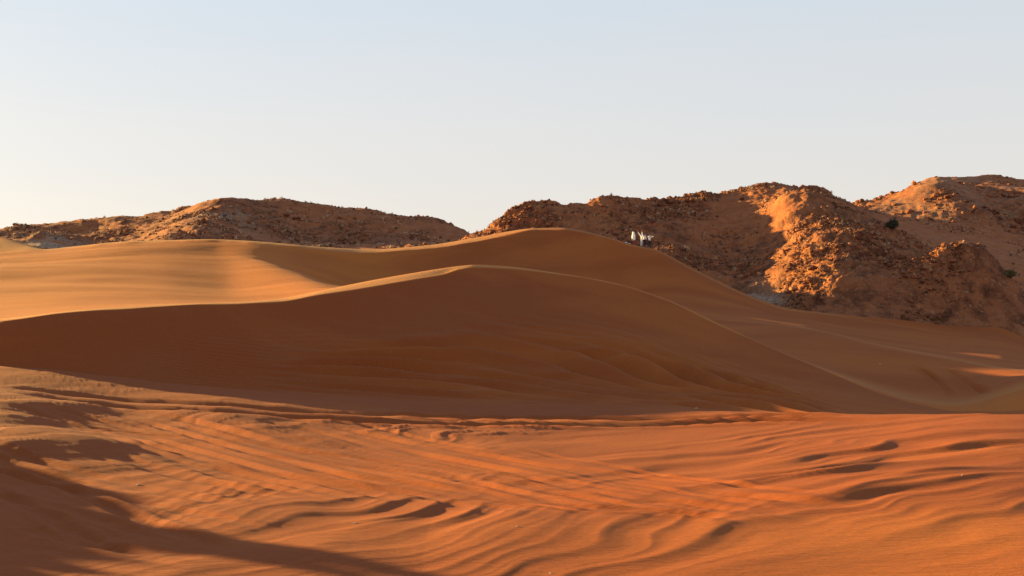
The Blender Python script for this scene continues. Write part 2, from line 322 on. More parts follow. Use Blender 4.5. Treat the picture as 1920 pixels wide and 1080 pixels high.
# --- tyre tracks
def carve(pts, width=0.26, depth=0.07, berm=0.035, pair=None, s0=1, s1=1):
    P = [pick(a, b, s0, s1) for a, b in pts]
    P = np.array(P); d = np.concatenate([[0], np.cumsum(np.hypot(*np.diff(P, axis=0).T))])
    tt = np.linspace(0, d[-1], max(8, int(d[-1]/1.6)))
    Q = np.stack([pchip(d, P[:, 0], tt), pchip(d, P[:, 1], tt)], 1)
    m = (SEG >= s0-1) & (SEG <= s1+1) & (X > Q[:, 0].min()-4) & (X < Q[:, 0].max()+4) & (Y > Q[:, 1].min()-4) & (Y < Q[:, 1].max()+4)
    xv, yv = X[m], Y[m]; best = np.full(xv.shape, 1e9); sgn = np.zeros(xv.shape); al = np.zeros(xv.shape)
    for k in range(len(Q)-1):
        ax, ay = Q[k]; dx, dy = Q[k+1]-Q[k]; L = math.hypot(dx, dy)+1e-9
        t = np.clip(((xv-ax)*dx+(yv-ay)*dy)/L**2, 0, 1)
        ex = xv-ax-t*dx; ey = yv-ay-t*dy; dd = np.hypot(ex, ey)
        u = dd < best; best[u] = dd[u]; sgn[u] = np.sign(dx*ey-dy*ex)[u]; al[u] = (tt[k]+t*L)[u]
    sd = best*sgn
    fade = smooth(0, 3, al)*smooth(0, 3, d[-1]-al)*(0.45+0.75*smooth(-0.3, 0.3, perlin(al*0.15, al*0+pts[0][1], 71)))
    Z[m] -= (Z[m]-RZ[m])*(0.65 if len(pts) > 6 else 0.18)*np.exp(-(sd/(1.0+(pair or .3)*.6))**2)*smooth(0, 5, al)*smooth(0, 5, d[-1]-al)*(s1 < 2)
    for off in ([0] if pair is None else [-pair/2, pair/2]):
        q = np.abs(sd-off)/width
        prof = -depth*np.exp(-(q*1.5)**4)+berm*np.exp(-((q-1.25)/0.38)**2)
        Z[m] += prof*fade
carve([(0, 741), (250, 760), (500, 775), (800, 786), (1100, 790), (1400, 786), (1640, 781)], 0.9, 0.22, 0.12)
carve([(0, 752), (300, 778), (560, 792), (800, 800), (1100, 801), (1400, 795), (1750, 786)], 0.9, 0.2, 0.12)
carve([(0, 778), (160, 805), (300, 838), (500, 880), (640, 903), (860, 925), (1100, 950), (1400, 962)], 0.34, 0.075, 0.045, 1.6)
carve([(100, 768), (260, 792), (400, 822), (560, 862), (760, 900), (1000, 935), (1300, 958), (1500, 985)], 0.34, 0.075, 0.045, 1.6)
carve([(480, 790), (660, 822), (820, 855), (980, 885), (1140, 915), (1400, 950), (1600, 975)], 0.34, 0.05, 0.03, 1.7)
carve([(560, 800), (760, 838), (960, 872), (1100, 890), (1300, 925)], 0.34, 0.04, 0.025, 1.6)
trk = np.random.default_rng(23)
for k in range(30):      # the flat is crossed by many older tracks
    x0 = trk.uniform(-250, 950); y0 = trk.uniform(792, 900); L = trk.uniform(350, 900); sl0 = trk.uniform(.07, .24)*(1 if trk.random() < .8 else 1.2); cv = trk.uniform(-.00006, .00006)
    pts = [(x0+L*t, y0+sl0*L*t+cv*(L*t)**2) for t in np.linspace(0, 1, 6)]
    pts = [(a, b) for a, b in pts if -350 < a < 1750 and 786 < b < (975 if a > 500 else 1078)]
    if len(pts) > 2: carve(pts, trk.uniform(.26, .4), trk.uniform(.025, .06), trk.uniform(.015, .035), None if trk.random() < .3 else trk.uniform(1.5, 1.8))
carve([(0, 905), (120, 965), (220, 1010), (330, 1050), (420, 1078)], 0.28, 0.10, 0.05, 1.5)
carve([(0, 1010), (160, 1040), (330, 1062), (460, 1079)], 0.28, 0.08, 0.05)
carve([(0, 1048), (160, 1066), (260, 1078)], 0.28, 0.08, 0.05)
carve([(1705, 680), (1740, 700), (1762, 722), (1790, 758)], 0.35, 0.22, 0.12, None, 4, 4)
carve([(1768, 684), (1792, 702), (1820, 730), (1850, 758)], 0.35, 0.22, 0.12, None, 4, 4)
# --- dune faces: long waves low on the near face, faint slide marks below the brink
f1 = SEG == 2
t_ = TAU[f1]; xx = PXX[f1]; x = X[f1]; y = Y[f1]
wv = t_*11+(xx-900)/190*1.0+1.2*fbm(x*0.03, y*0.05, 3, 81)
band = smooth(0.05, 0.2, t_)*(1-smooth(0.45, 0.72, t_))*smooth(450, 800, xx)*(1-smooth(1400, 1620, xx))
prof = np.abs(((wv % 1.0)-0.5)*2)
Z[f1] += 0.95*(smooth(0, 1, prof)-0.5)*band*(0.4+0.9*smooth(-0.3, 0.4, fbm(x*0.05, y*0.06, 2, 82)))
wv2 = t_*24+(xx-900)/120*1.0+1.5*fbm(x*0.06, y*0.1, 3, 86); p2_ = np.abs(((wv2 % 1.0)-0.5)*2)
Z[f1] += 0.22*(smooth(0, 1, p2_)-0.5)*smooth(0.04, 0.15, t_)*(1-smooth(0.5, 0.85, t_))*smooth(200, 600, xx)*(1-smooth(1300, 1550, xx))*smooth(-.3, .3, fbm(x*.08, y*.08, 2, 87))
Z[f1] += 0.45*fbm(x*0.05, y*0.08, 3, 83)*smooth(0.05, 0.3, t_)*(1-smooth(0.7, 0.98, t_))
Z[f1] += 0.05*fbm(xx*0.03+t_*1.5, t_*2.2, 3, 84)*smooth(0.45, 0.8, t_)*(1-smooth(0.94, 1, t_))
f2 = (SEG == 4) | (SEG == 5)
x = X[f2]; y = Y[f2]; xx = PXX[f2]; g = np.where(SEG[f2] == 4, smooth(0.05, 0.4, TAU[f2]), 1-smooth(0.7, 0.95, TAU[f2]))
Z[f2] += (0.35*fbm(x*0.03, y*0.06, 3, 91)+0.022*fbm(x*0.11, y*0.4, 3, 92))*g
# wandering brink lines
for sg, a_ in ((2, 0.16), (5, 0.2)):
    q = (SEG == sg); Z[q] += a_*fbm(X[q]*0.12, X[q]*0, 3, 95+sg)*smooth(0.8, 1.0, TAU[q])
q = (SEG == 3); Z[q] += 0.16*fbm(X[q]*0.12, X[q]*0, 3, 97)*(1-smooth(0, 1, TAU[q]))
q = (SEG == 6); Z[q] += 0.2*fbm(X[q]*0.12, X[q]*0, 3, 100)*(1-smooth(0, 1, TAU[q]))
# dune beside the viewer, off to the left
def hump(cx, cy, rx, ry, hh, rot=0):
    c, s = math.cos(rot), math.sin(rot); u = (X-cx)*c+(Y-cy)*s; v = -(X-cx)*s+(Y-cy)*c
    return hh*np.exp(-((u/rx)**2+(v/ry)**2))
Z += hump(-31, 33, 8, 10, 3.3, 0.4)*(1+.85*fbm(X*.36, Y*.36, 4, 140))*smooth(0.47, 0.6, np.abs(X/np.maximum(Y, .1)))
Z += hump(-24, 20, 7, 8, 2.7, 0.2)*(1+.85*fbm(X*.36+9, Y*.36, 4, 141))*smooth(0.47, 0.6, np.abs(X/np.maximum(Y, .1)))
Z += hump(42, 77, 8.5, 6.5, 2.9, 0)  # swell in the right valley, added to turn its slope to the sun
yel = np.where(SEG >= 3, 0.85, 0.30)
yel = np.where(SEG == 2, -0.05+0.30*smooth(500, 1300, PXX), yel)  # near face: sky shade painted in, darker and redder towards the left
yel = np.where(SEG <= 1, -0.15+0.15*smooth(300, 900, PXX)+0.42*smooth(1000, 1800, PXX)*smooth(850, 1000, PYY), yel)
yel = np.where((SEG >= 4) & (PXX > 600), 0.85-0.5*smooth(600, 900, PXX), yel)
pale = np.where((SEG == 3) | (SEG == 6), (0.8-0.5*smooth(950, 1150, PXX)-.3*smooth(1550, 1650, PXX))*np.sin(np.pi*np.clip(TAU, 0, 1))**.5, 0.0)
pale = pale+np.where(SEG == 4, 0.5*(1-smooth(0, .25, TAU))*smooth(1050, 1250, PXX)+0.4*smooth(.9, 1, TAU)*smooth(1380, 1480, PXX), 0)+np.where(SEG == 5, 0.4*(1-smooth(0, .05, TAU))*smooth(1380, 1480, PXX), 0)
rip = np.where((SEG == 2) & (PXX < 1000), (.2+2.2*smooth(0.08, .2, TAU))*(1-smooth(0.55, 0.8, TAU))*(1-smooth(700, 1000, PXX)), 0)
rip = rip+np.where((SEG == 1), 0.25*smooth(44, 50, Y)*(1-smooth(900, 1200, PXX)), 0)
rip = rip+np.where((SEG == 5) & (PXX > 350) & (PXX < 700), 0.8, 0)
co = np.stack([X, Y, Z], -1).reshape(-1, 3)
co = np.vstack([co, [[0, 0, 0]]])
quads = grid_quads(nr, nc, True)
ci = len(co)-1; j = np.arange(nc)
tris = np.stack([np.full(nc, ci), (j+1) % nc, j], 1)
quads = quads[:, ::-1]; tris = tris
me = mesh_np('sand_dunes', co, quads, tris)
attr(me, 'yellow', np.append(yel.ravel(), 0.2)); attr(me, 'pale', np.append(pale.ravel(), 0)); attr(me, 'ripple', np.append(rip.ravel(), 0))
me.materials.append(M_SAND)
dunes = tag(obj('sand_dunes', me), kind='structure')
SX, SY, SZ = X, Y, Z

# ------------------------------------------------------------------ rocky hills
ROCKS = []   # (x, y, z, size) of loose stones
def hill(name, px0, px1, ncol, keys, feats, amp_fn, rock_fn, grey_fn, seed):
    px = np.linspace(px0, px1, ncol); s = s_of(px)
    KY = [line(k[0], px) for k in keys]
    hy, hz, hs_, ht = [], [], [], []
    for k in range(len(keys)-1):
        (ya, Ya), (yb, Yb_) = KY[k], KY[k+1]; za, zb_ = zof(ya, Ya), zof(yb, Yb_); N = keys[k][3]
        for i in range(N+(1 if k == len(keys)-2 else 0)):
            t = i/N; Yr = Ya+(Yb_-Ya)*t
            hy.append(Yr); hz.append(hermite(Ya, za, keys[k][2], Yb_, zb_, keys[k+1][1], t)); hs_.append(k+t*np.ones(ncol))
    HY = np.array(hy); HZ = np.array(hz); T = np.array(hs_); HX = s[None]*HY; n_ = len(HY); PXg = np.repeat(px[None], n_, 0)
    PYg = 540-F*((HZ-CAMZ)*cp-HY*sp)/(HY*cp+(HZ-CAMZ)*sp)
    for fpts, hh, w in feats:      # spurs and gullies: world polylines picked on the smooth hill
        P = []
        for a, b in fpts:
            jj = int(np.argmin(np.abs(px-a))); ii = int(np.argmin(np.abs(PYg[:int(n_*.8), jj]-b))); P.append((HX[ii, jj], HY[ii, jj]))
        best = np.full(HX.shape, 1e9)
        for k in range(len(P)-1):
            (ax, ay), (bx, by) = P[k], P[k+1]; dx, dy = bx-ax, by-ay; L2 = dx*dx+dy*dy+1e-9
            t = np.clip(((HX-ax)*dx+(HY-ay)*dy)/L2, 0, 1); best = np.minimum(best, np.hypot(HX-ax-t*dx, HY-ay-t*dy))
        HZ = HZ+hh*np.exp(-(best/w)**2)*smooth(0, .35, T)*(1-smooth(len(keys)-2.25, len(keys)-2.02, T))
    rocky = np.clip(rock_fn(PXg, PYg, HX, HY, T), 0, 1)
    am = amp_fn(PXg, PYg, T)*(0.25+0.75*rocky)
    n1 = fbm(HX*0.07, HY*0.07+HZ*0.04, 3, seed)
    n2 = ridged(HX*0.22, HY*0.2+HZ*0.1, 3, seed+5)-0.9
    n3 = fbm(HX*0.8, HY*0.7+HZ*0.5, 3, seed+9)
    n4 = np.abs(fbm(HX*2.0, HY*1.4+HZ*0.8, 2, seed+12))
    HZ = HZ+am*(1.9*n1+0.30*n2+0.42*n3+0.30*n4)
    HZ = HZ+0.16*rocky*np.sin(HZ*2.6+2.5*n1+HX*.08)*smooth(0.1, 0.5, T)
    grey = np.clip(grey_fn(PXg, PYg, HX, HY), 0, 1)
    co = np.stack([HX, HY, HZ], -1).reshape(-1, 3)
    me = mesh_np(name, co, grid_quads(n_, ncol)[:, ::-1])
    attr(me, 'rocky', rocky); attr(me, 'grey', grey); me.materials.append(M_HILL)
    o = tag(obj(name, me), kind='structure')
    # stones in proportion to how rocky the slope is and how large it shows
    vis = np.where(T < len(keys)-1.9, 1.0, 0)*rocky
    return o, HX, HY, HZ, PXg, PYg, vis, grey
def nz(x, y, f, sd, lo=-.15, hi=.2): return smooth(lo, hi, fbm(x*f, y*f, 4, sd))
# left hill
top_l = [(-1400, 420, 300), (-500, 428, 290), (0, 425, 280), (60, 419, 280), (120, 414, 280), (200, 408, 280), (300, 398, 282), (380, 386, 284), (440, 381, 285), (500, 377, 286), (560, 380, 286), (640, 390, 284), (700, 397, 282), (760, 402, 280), (820, 412, 278), (860, 424, 276), (890, 440, 274), (930, 462, 272), (1000, 500, 270)]
foot_l = [(-1400, 520, 195), (0, 500, 190), (500, 490, 190), (880, 480, 195), (1000, 520, 200)]
back_l = [(a, b+60, c+70) for a, b, c in top_l]
HL = hill('rocky_hill', -1400, 1000, 620, [(foot_l, .1, .2, 60), ([(a, .35*b+.65*478, c-(48-22*float(smooth(420, 600, a)))) for a, b, c in top_l], .2, .2, 70), (top_l, .22, -.1, 14), (back_l, -.3, -.3, 0)],
   [([(420, 385), (380, 440), (330, 470)], 3.0, 9), ([(560, 382), (600, 440)], 1.5, 10), ([(150, 415), (200, 470)], -2, 8)],
   lambda a, b, t: 1.0*smooth(0, 0.5, t), lambda a, b, x, y, t: 0.35+0.65*nz(x, y, .05, 201),
   lambda a, b, x, y: np.maximum(np.exp(-((a-410)/75)**2-((b-432)/16)**2), 0.9*np.exp(-((a-90)/110)**2-((b-455)/16)**2))*1.1*nz(x, y, .09, 205, -.3, .2), 210)
# right hill
top_r = [(820, 470, 196.0), (880, 442, 196.0), (915, 430, 196.0), (940, 414, 196.0), (960, 402, 196.6), (1000, 392, 197.1), (1030, 393, 197.7), (1060, 398, 198.2), (1090, 398, 198.8), (1115, 386, 199.3), (1135, 379, 199.3), (1170, 376, 200.4), (1230, 367, 201.5), (1262, 371, 202.1), (1330, 362, 203.7), (1380, 354, 204.8), (1420, 347, 205.3), (1470, 345, 205.9), (1505, 343, 212.4), (1540, 352, 213.0), (1565, 366, 214.1), (1600, 380, 215.2), (1640, 392, 216.3), (1700, 408, 217.4), (1800, 416, 218.5), (1860, 427, 219.6), (1920, 438, 220.2), (2100, 450, 222.9), (2800, 470, 228.4)]
foot_r = [(820, 560, 172), (1150, 530, 165), (1230, 500, 152), (1280, 512, 144), (1350, 545, 140), (1420, 575, 138), (1480, 592, 138), (1600, 606, 140), (1700, 615, 141), (1800, 626, 142), (1870, 630, 142), (1920, 646, 141), (2100, 655, 142), (2800, 660, 142)]
mid_r = [(820, 500, 182), (1000, 450, 186), (1150, 445, 187), (1280, 442, 186), (1380, 455, 182), (1440, 468, 176), (1500, 490, 166), (1600, 490, 170), (1750, 510, 174), (1920, 530, 176), (2800, 560, 190)]
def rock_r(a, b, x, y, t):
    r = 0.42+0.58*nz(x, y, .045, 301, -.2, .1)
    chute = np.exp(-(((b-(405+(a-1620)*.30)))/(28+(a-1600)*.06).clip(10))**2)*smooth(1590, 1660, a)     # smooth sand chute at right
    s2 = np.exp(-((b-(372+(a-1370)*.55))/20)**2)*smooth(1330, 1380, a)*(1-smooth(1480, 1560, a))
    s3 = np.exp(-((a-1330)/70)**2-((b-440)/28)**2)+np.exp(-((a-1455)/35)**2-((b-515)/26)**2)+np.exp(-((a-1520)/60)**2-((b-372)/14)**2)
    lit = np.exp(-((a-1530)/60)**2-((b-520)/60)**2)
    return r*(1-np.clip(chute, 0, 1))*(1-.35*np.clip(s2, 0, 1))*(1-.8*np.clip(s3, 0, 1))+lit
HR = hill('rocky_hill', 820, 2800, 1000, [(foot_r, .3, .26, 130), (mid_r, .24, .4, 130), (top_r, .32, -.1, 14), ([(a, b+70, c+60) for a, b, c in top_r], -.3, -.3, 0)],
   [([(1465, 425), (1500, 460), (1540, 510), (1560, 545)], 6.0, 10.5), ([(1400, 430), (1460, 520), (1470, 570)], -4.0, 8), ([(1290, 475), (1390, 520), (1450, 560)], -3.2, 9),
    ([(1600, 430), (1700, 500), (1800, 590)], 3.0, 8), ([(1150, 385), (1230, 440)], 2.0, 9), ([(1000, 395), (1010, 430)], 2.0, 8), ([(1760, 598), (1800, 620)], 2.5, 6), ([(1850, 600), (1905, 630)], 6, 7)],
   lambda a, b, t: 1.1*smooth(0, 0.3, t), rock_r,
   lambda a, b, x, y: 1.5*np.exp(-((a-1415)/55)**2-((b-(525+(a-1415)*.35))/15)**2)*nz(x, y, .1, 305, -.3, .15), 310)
# far hill at the right edge
top_f = [(1480, 430, 375), (1600, 386, 378), (1650, 380, 382), (1690, 374, 386), (1715, 362, 388), (1735, 346, 390), (1780, 333, 392), (1830, 332, 394), (1860, 331, 396), (1920, 337, 398), (2050, 345, 400), (2800, 400, 400)]
HF = hill('rocky_hill', 1480, 2800, 420, [([(1480, 470, 275), (2800, 500, 290)], .2, .2, 40), ([(1480, 445, 300), (1650, 400, 305), (1750, 395, 305), (1920, 400, 305), (2800, 440, 320)], .35, .45, 90), (top_f, .3, -.1, 12), ([(a, b+60, c+70) for a, b, c in top_f], -.3, -.3, 0)],
   [([(1775, 372), (1800, 400), (1820, 425)], 6.0, 11), ([(1900, 385), (1950, 420)], 4.0, 12), ([(1850, 350), (1840, 400)], -3, 9)],
   lambda a, b, t: 0.85*smooth(0, 0.4, t), lambda a, b, x, y, t: 0.45+0.55*nz(x, y, .04, 401), lambda a, b, x, y: 0.25*nz(x, y, .06, 405), 410)
print('objects so far ok')

# ------------------------------------------------------------------ loose stones on the slopes (countless rubble)
phi_ = (1+5**.5)/2
ICO = np.array([(-1, phi_, 0), (1, phi_, 0), (-1, -phi_, 0), (1, -phi_, 0), (0, -1, phi_), (0, 1, phi_), (0, -1, -phi_), (0, 1, -phi_), (phi_, 0, -1), (phi_, 0, 1), (-phi_, 0, -1), (-phi_, 0, 1)])
ICO /= np.linalg.norm(ICO[0])
ICF = np.array([(0, 11, 5), (0, 5, 1), (0, 1, 7), (0, 7, 10), (0, 10, 11), (1, 5, 9), (5, 11, 4), (11, 10, 2), (10, 7, 6), (7, 1, 8), (3, 9, 4), (3, 4, 2), (3, 2, 6), (3, 6, 8), (3, 8, 9), (4, 9, 5), (2, 4, 11), (6, 2, 10), (8, 6, 7), (9, 8, 1)])
def sample(H, n, power=1.0):
    o, HX, HY, HZ, PXg, PYg, vis, grey = H
    # cell area on the ground as the weight, limited to what can be seen from near the photo's viewpoint
    ax = np.abs(np.gradient(HX, axis=1)); ay = np.abs(np.gradient(HY, axis=0))
    w = vis**power*smooth(-.35, .35, fbm(HX*.09, HY*.09, 3, 777))**2*ax*ay*((PXg > -250) & (PXg < 2200)); w = w.ravel()/w.sum()
    idx = rng.choice(len(w), n, p=w); i, j = np.unravel_index(idx, HX.shape)
    i = np.clip(i, 1, HX.shape[0]-2); j = np.clip(j, 1, HX.shape[1]-2)
    a = rng.random(n); b = rng.random(n)
    def L(A): return (A[i, j]*(1-a)+A[i, j+1]*a)*(1-b)+(A[i+1, j]*(1-a)+A[i+1, j+1]*a)*b
    return L(HX), L(HY), L(HZ), grey[i, j]
def rubble(name, pts, size, tone, squash=(1, 1, .7), sink=.25):
    x, y, z = pts; n = len(x)
    NV = len(ICO); v = np.repeat(ICO[None], n, 0)*(1+0.45*(rng.random((n, NV, 1))-.5))
    ang = rng.random((n, 3))*2*np.pi
    sc = np.stack([rng.uniform(.7, 1.3, n), rng.uniform(.6, 1.1, n), rng.uniform(.45, .95, n)], -1)
    v = v*sc[:, None, :]
    for ax in (0, 2):
        c, s_ = np.cos(ang[:, ax])[:, None], np.sin(ang[:, ax])[:, None]
        if ax == 0: c, s_ = np.cos(ang[:, 0]*.08)[:, None], np.sin(ang[:, 0]*.08)[:, None]; p, q = 1, 2
        else: p, q = 0, 1
        vp = v[:, :, p]*c-v[:, :, q]*s_; vq = v[:, :, p]*s_+v[:, :, q]*c; v[:, :, p] = vp; v[:, :, q] = vq
    v = v*size[:, None, None]; v[:, :, 0] += x[:, None]; v[:, :, 1] += y[:, None]; v[:, :, 2] += (z+size*(.5-sink)*.6)[:, None]
    f = (ICF[None]+np.arange(n)[:, None, None]*NV).reshape(-1, 3)
    me = mesh_np(name, v.reshape(-1, 3), None, f, False)
    attr(me, 'tone', np.repeat(tone, NV)); me.materials.append(M_RUB)
    return tag(obj(name, me), kind='stuff')
M_RUB = rubble_material('loose_stone', (0.11, 0.038, 0.018), (0.27, 0.098, 0.042), (0.40, 0.21, 0.10))
def sizes(n, lo, hi, k=3.5): return lo+(hi-lo)*rng.random(n)**k
OCTV = np.array([(1, 0, 0), (-1, 0, 0), (0, 1, 0), (0, -1, 0), (0, 0, 1), (0, 0, -1)], float)
OCTF = np.array([(0, 2, 4), (2, 1, 4), (1, 3, 4), (3, 0, 4), (2, 0, 5), (1, 2, 5), (3, 1, 5), (0, 3, 5)])
BASE = [(ICO, ICF), (OCTV, OCTF)]
for H, n, lo, hi in ((HL, 3500, .16, .58), (HR, 4200, .12, .50), (HF, 2200, .22, .9)):
    x, y, z, g = sample(H, n, 2.2)
    rubble('loose_stones', (x, y, z), sizes(n, lo, hi), np.clip(rng.random(n)*.9+.15*g, 0, 1))
for H, n, lo, hi in ((HL, 120, .4, .85), (HR, 200, .35, .75), (HF, 150, .5, 1.2)):
    x, y, z, g = sample(H, n, 2.2)
    rubble('loose_stones', (x, y, z), sizes(n, lo, hi, 1.5), np.clip(rng.random(n)*.8, 0, 1), sink=.45)
ICO, ICF = OCTV, OCTF
for H, n, lo, hi in ((HL, 11000, .08, .28), (HR, 24000, .07, .23), (HF, 8000, .10, .34)):
    x, y, z, g = sample(H, n, 1.3)
    rubble('loose_stones', (x, y, z), sizes(n, lo, hi, 1.6), np.clip(rng.random(n)*.95+.1*g, 0, 1))

# ------------------------------------------------------------------ plants
def surf(H, px, py, front=True):       # where the slope shown at that place of the photo stands
    o, HX, HY, HZ, PXg = H[:5]
    jj = int(np.argmin(np.abs(PXg[0]-px))); yy = HY[:, jj]; zz = HZ[:, jj]
    PY = 540-F*((zz-CAMZ)*cp-yy*sp)/(yy*cp+(zz-CAMZ)*sp)
    k = np.where(np.abs(PY-py) < 3)[0]
    i = k[0] if len(k) else int(np.argmin(np.abs(PY-py)))
    return float(HX[i, jj]), float(HY[i, jj]), float(HZ[i, jj])
M_LEAF = plain('green_foliage', (0.05, 0.055, 0.028), .8, .45, 6); M_LEAF2 = plain('olive_foliage', (0.16, 0.13, 0.045), .8, .4, 6)
M_SCRUB = plain('dry_scrub', (0.07, 0.045, 0.026), .9, .4, 4); M_DRY = plain('dry_grass', (0.52, 0.34, 0.20), .9, .35, 4); M_TWIG = plain('twig_bark', (0.13, 0.085, 0.05), .9, .3, 10)
def tube_mesh(name, segs, m, parent=None, sides=5):
    V = []; Fq = []
    for p0, p1, r0, r1 in segs:
        p0 = np.array(p0, float); p1 = np.array(p1, float); d = p1-p0; d /= np.linalg.norm(d)+1e-9
        a = np.cross(d, (0.3, 0.2, 0.93)); a /= np.linalg.norm(a)+1e-9; b = np.cross(d, a); k = len(V)
        for p, r in ((p0, r0), (p1, r1)):
            for i in range(sides):
                t = 2*math.pi*i/sides; V.append(p+r*(math.cos(t)*a+math.sin(t)*b))
        for i in range(sides): Fq.append((k+i, k+(i+1) % sides, k+sides+(i+1) % sides, k+sides+i))
    me = bpy.data.meshes.new(name); me.from_pydata([tuple(v) for v in V], [], Fq); me.update(); me.materials.append(m)
    return obj(name, me, parent)
def bush(loc, w, h, m, label, cat, nleaf, lean=0, leaf=.09):
    e = tag(obj('desert_shrub', None), label, cat); e.location = loc
    segs = []; tips = []
    for i in range(26):
        az = random.uniform(0, 2*math.pi); el = random.uniform(.25, 1.45); L = random.uniform(.6, 1.0)
        d = np.array([math.cos(az)*math.cos(el)*w*.5, math.sin(az)*math.cos(el)*w*.5, math.sin(el)*h])
        p = np.array([random.uniform(-.1, .1)*w, random.uniform(-.1, .1)*w, -.05]); q = p+d*L*.55+np.array([0, 0, .06]); r_ = p+d*L
        segs += [(p, q, .028, .018), (q, r_, .018, .006)]; tips += [q, (q+r_)/2, r_]
        for k in range(3):
            r2 = q+(r_-q)*random.random()+np.array([random.gauss(0, .16)*w*.5, random.gauss(0, .16)*w*.5, random.gauss(.05, .1)*h]); segs.append((q, r2, .012, .004)); tips.append(r2)
    tube_mesh('stem', segs, M_TWIG, e, 4)
    V = []; Ff = []
    for k in range(nleaf):
        c = tips[random.randrange(len(tips))]+np.array([random.gauss(0, .07)*w*.5, random.gauss(0, .07)*w*.5, random.gauss(0, .06)*h])
        if c[2] < 0: c[2] = random.uniform(0, .1)
        a = np.random.normal(size=3); a /= np.linalg.norm(a); a[2] = abs(a[2]); b = np.cross(a, np.random.normal(size=3)); b /= np.linalg.norm(b)
        l_ = leaf*random.uniform(.6, 1.5); i0 = len(V)
        V += [c, c+a*l_+b*l_*.3, c+a*l_*2, c+a*l_-b*l_*.3]; Ff.append((i0, i0+1, i0+2, i0+3))
    me = bpy.data.meshes.new('foliage'); me.from_pydata([tuple(v) for v in V], [], Ff); me.update(); me.materials.append(m); f = obj('foliage', me, e); f['kind'] = 'stuff'
    return e
np.random.seed(5)
bush(surf(HR, 1677, 427), 2.1, 1.5, M_LEAF, 'dark green rounded desert shrub on the smooth sand slope below the far rocky hill', 'shrub', 5200)
bush(surf(HR, 1895, 518), 2.0, 1.1, M_LEAF2, 'low olive shrub with dead yellowish twigs at the right edge of the sand slope', 'shrub', 2600)
# scattered dry tufts and low dark plants: countless
def tufts(name, pts, size, m, blades=9):
    x, y, z = pts; n = len(x); nb = blades
    az = rng.random((n, nb))*2*np.pi; sp_ = rng.uniform(.15, .9, (n, nb)); L = rng.uniform(.6, 1.1, (n, nb))*size[:, None]
    bx = x[:, None]+rng.normal(0, .18, (n, nb))*size[:, None]; by = y[:, None]+rng.normal(0, .18, (n, nb))*size[:, None]; bz = np.repeat(z[:, None]-.05, nb, 1)
    tx = bx+np.cos(az)*sp_*L; ty = by+np.sin(az)*sp_*L; tz = bz+L*np.sqrt(1-np.minimum(sp_**2, .9))
    wx_ = -np.sin(az)*L*.10; wy_ = np.cos(az)*L*.10
    v = np.stack([np.stack([bx-wx_, by-wy_, bz], -1), np.stack([bx+wx_, by+wy_, bz], -1), np.stack([tx, ty, tz], -1)], 2).reshape(-1, 3)
    f = np.arange(n*nb*3).reshape(-1, 3)
    me = mesh_np(name, v, None, f, False); me.materials.append(m); return tag(obj(name, me), kind='stuff')
for H, n, lo, hi in ((HL, 1100, .3, .85), (HR, 1500, .2, .6)):
    x, y, z, g = sample(H, n, .5); tufts('dry_grass_tufts', (x, y, z), sizes(n, lo, hi, 1.5), M_DRY, 24)
for H, n, lo, hi in ((HL, 600, .3, .8), (HR, 1700, .2, .6)):
    x, y, z, g = sample(H, n, .5); tufts('low_scrub', (x, y, z), sizes(n, lo, hi, 1.5), M_SCRUB, 16)
tr = sum(len(o.data.polygons)*(2 if o.name.startswith(('sand', 'rocky')) else 1) for o in bpy.data.objects if o.type == 'MESH'); print('triangles', tr)

# ------------------------------------------------------------------ people on the crest
def crest_pt(px, back=0.0):
    j = int(np.argmin(np.abs(PX[:1201]-px))); i0 = np.where(segid == 7)[0][0]
    return float(SX[i0, j]), float(SY[i0, j]), float(SZ[i0, j])
M_SKIN = plain('skin', (0.42, 0.22, 0.14), .6, .08, 8); M_WHITE = plain('white_cloth', (0.86, 0.86, 0.85), .85, .06, 6)
M_DARK = plain('dark_green_cloth', (0.012, 0.028, 0.026), .8, .2, 8); M_BLACK = plain('black_cloth', (0.015, 0.015, 0.018), .8, .2, 8)
M_HAIR = plain('brown_hair', (0.045, 0.022, 0.012), .6, .3, 30); M_RED = plain('red_cloth', (0.33, 0.035, 0.03), .8, .2, 8); M_PINK = plain('pink_fabric', (0.62, 0.30, 0.26), .8, .15, 10)
M_PHONE = plain('black_plastic', (0.015, 0.015, 0.016), .35, .1, 8); M_LITTER = plain('pale_stone', (0.45, 0.34, 0.24), .9, .2, 15)
def skinned(name, V, E, rr, m, parent, root=0, sub=1):
    me = bpy.data.meshes.new(name); me.from_pydata(V, E, []); o = obj(name, me, parent)
    md = o.modifiers.new('skin', 'SKIN'); md.use_smooth_shade = True
    for i, r_ in enumerate(rr):
        sv = me.skin_vertices[0].data[i]; sv.radius = r_ if isinstance(r_, tuple) else (r_, r_); sv.use_root = (i == root)
    su = o.modifiers.new('subdivision', 'SUBSURF'); su.levels = sub; su.render_levels = sub
    me.materials.append(m); return o
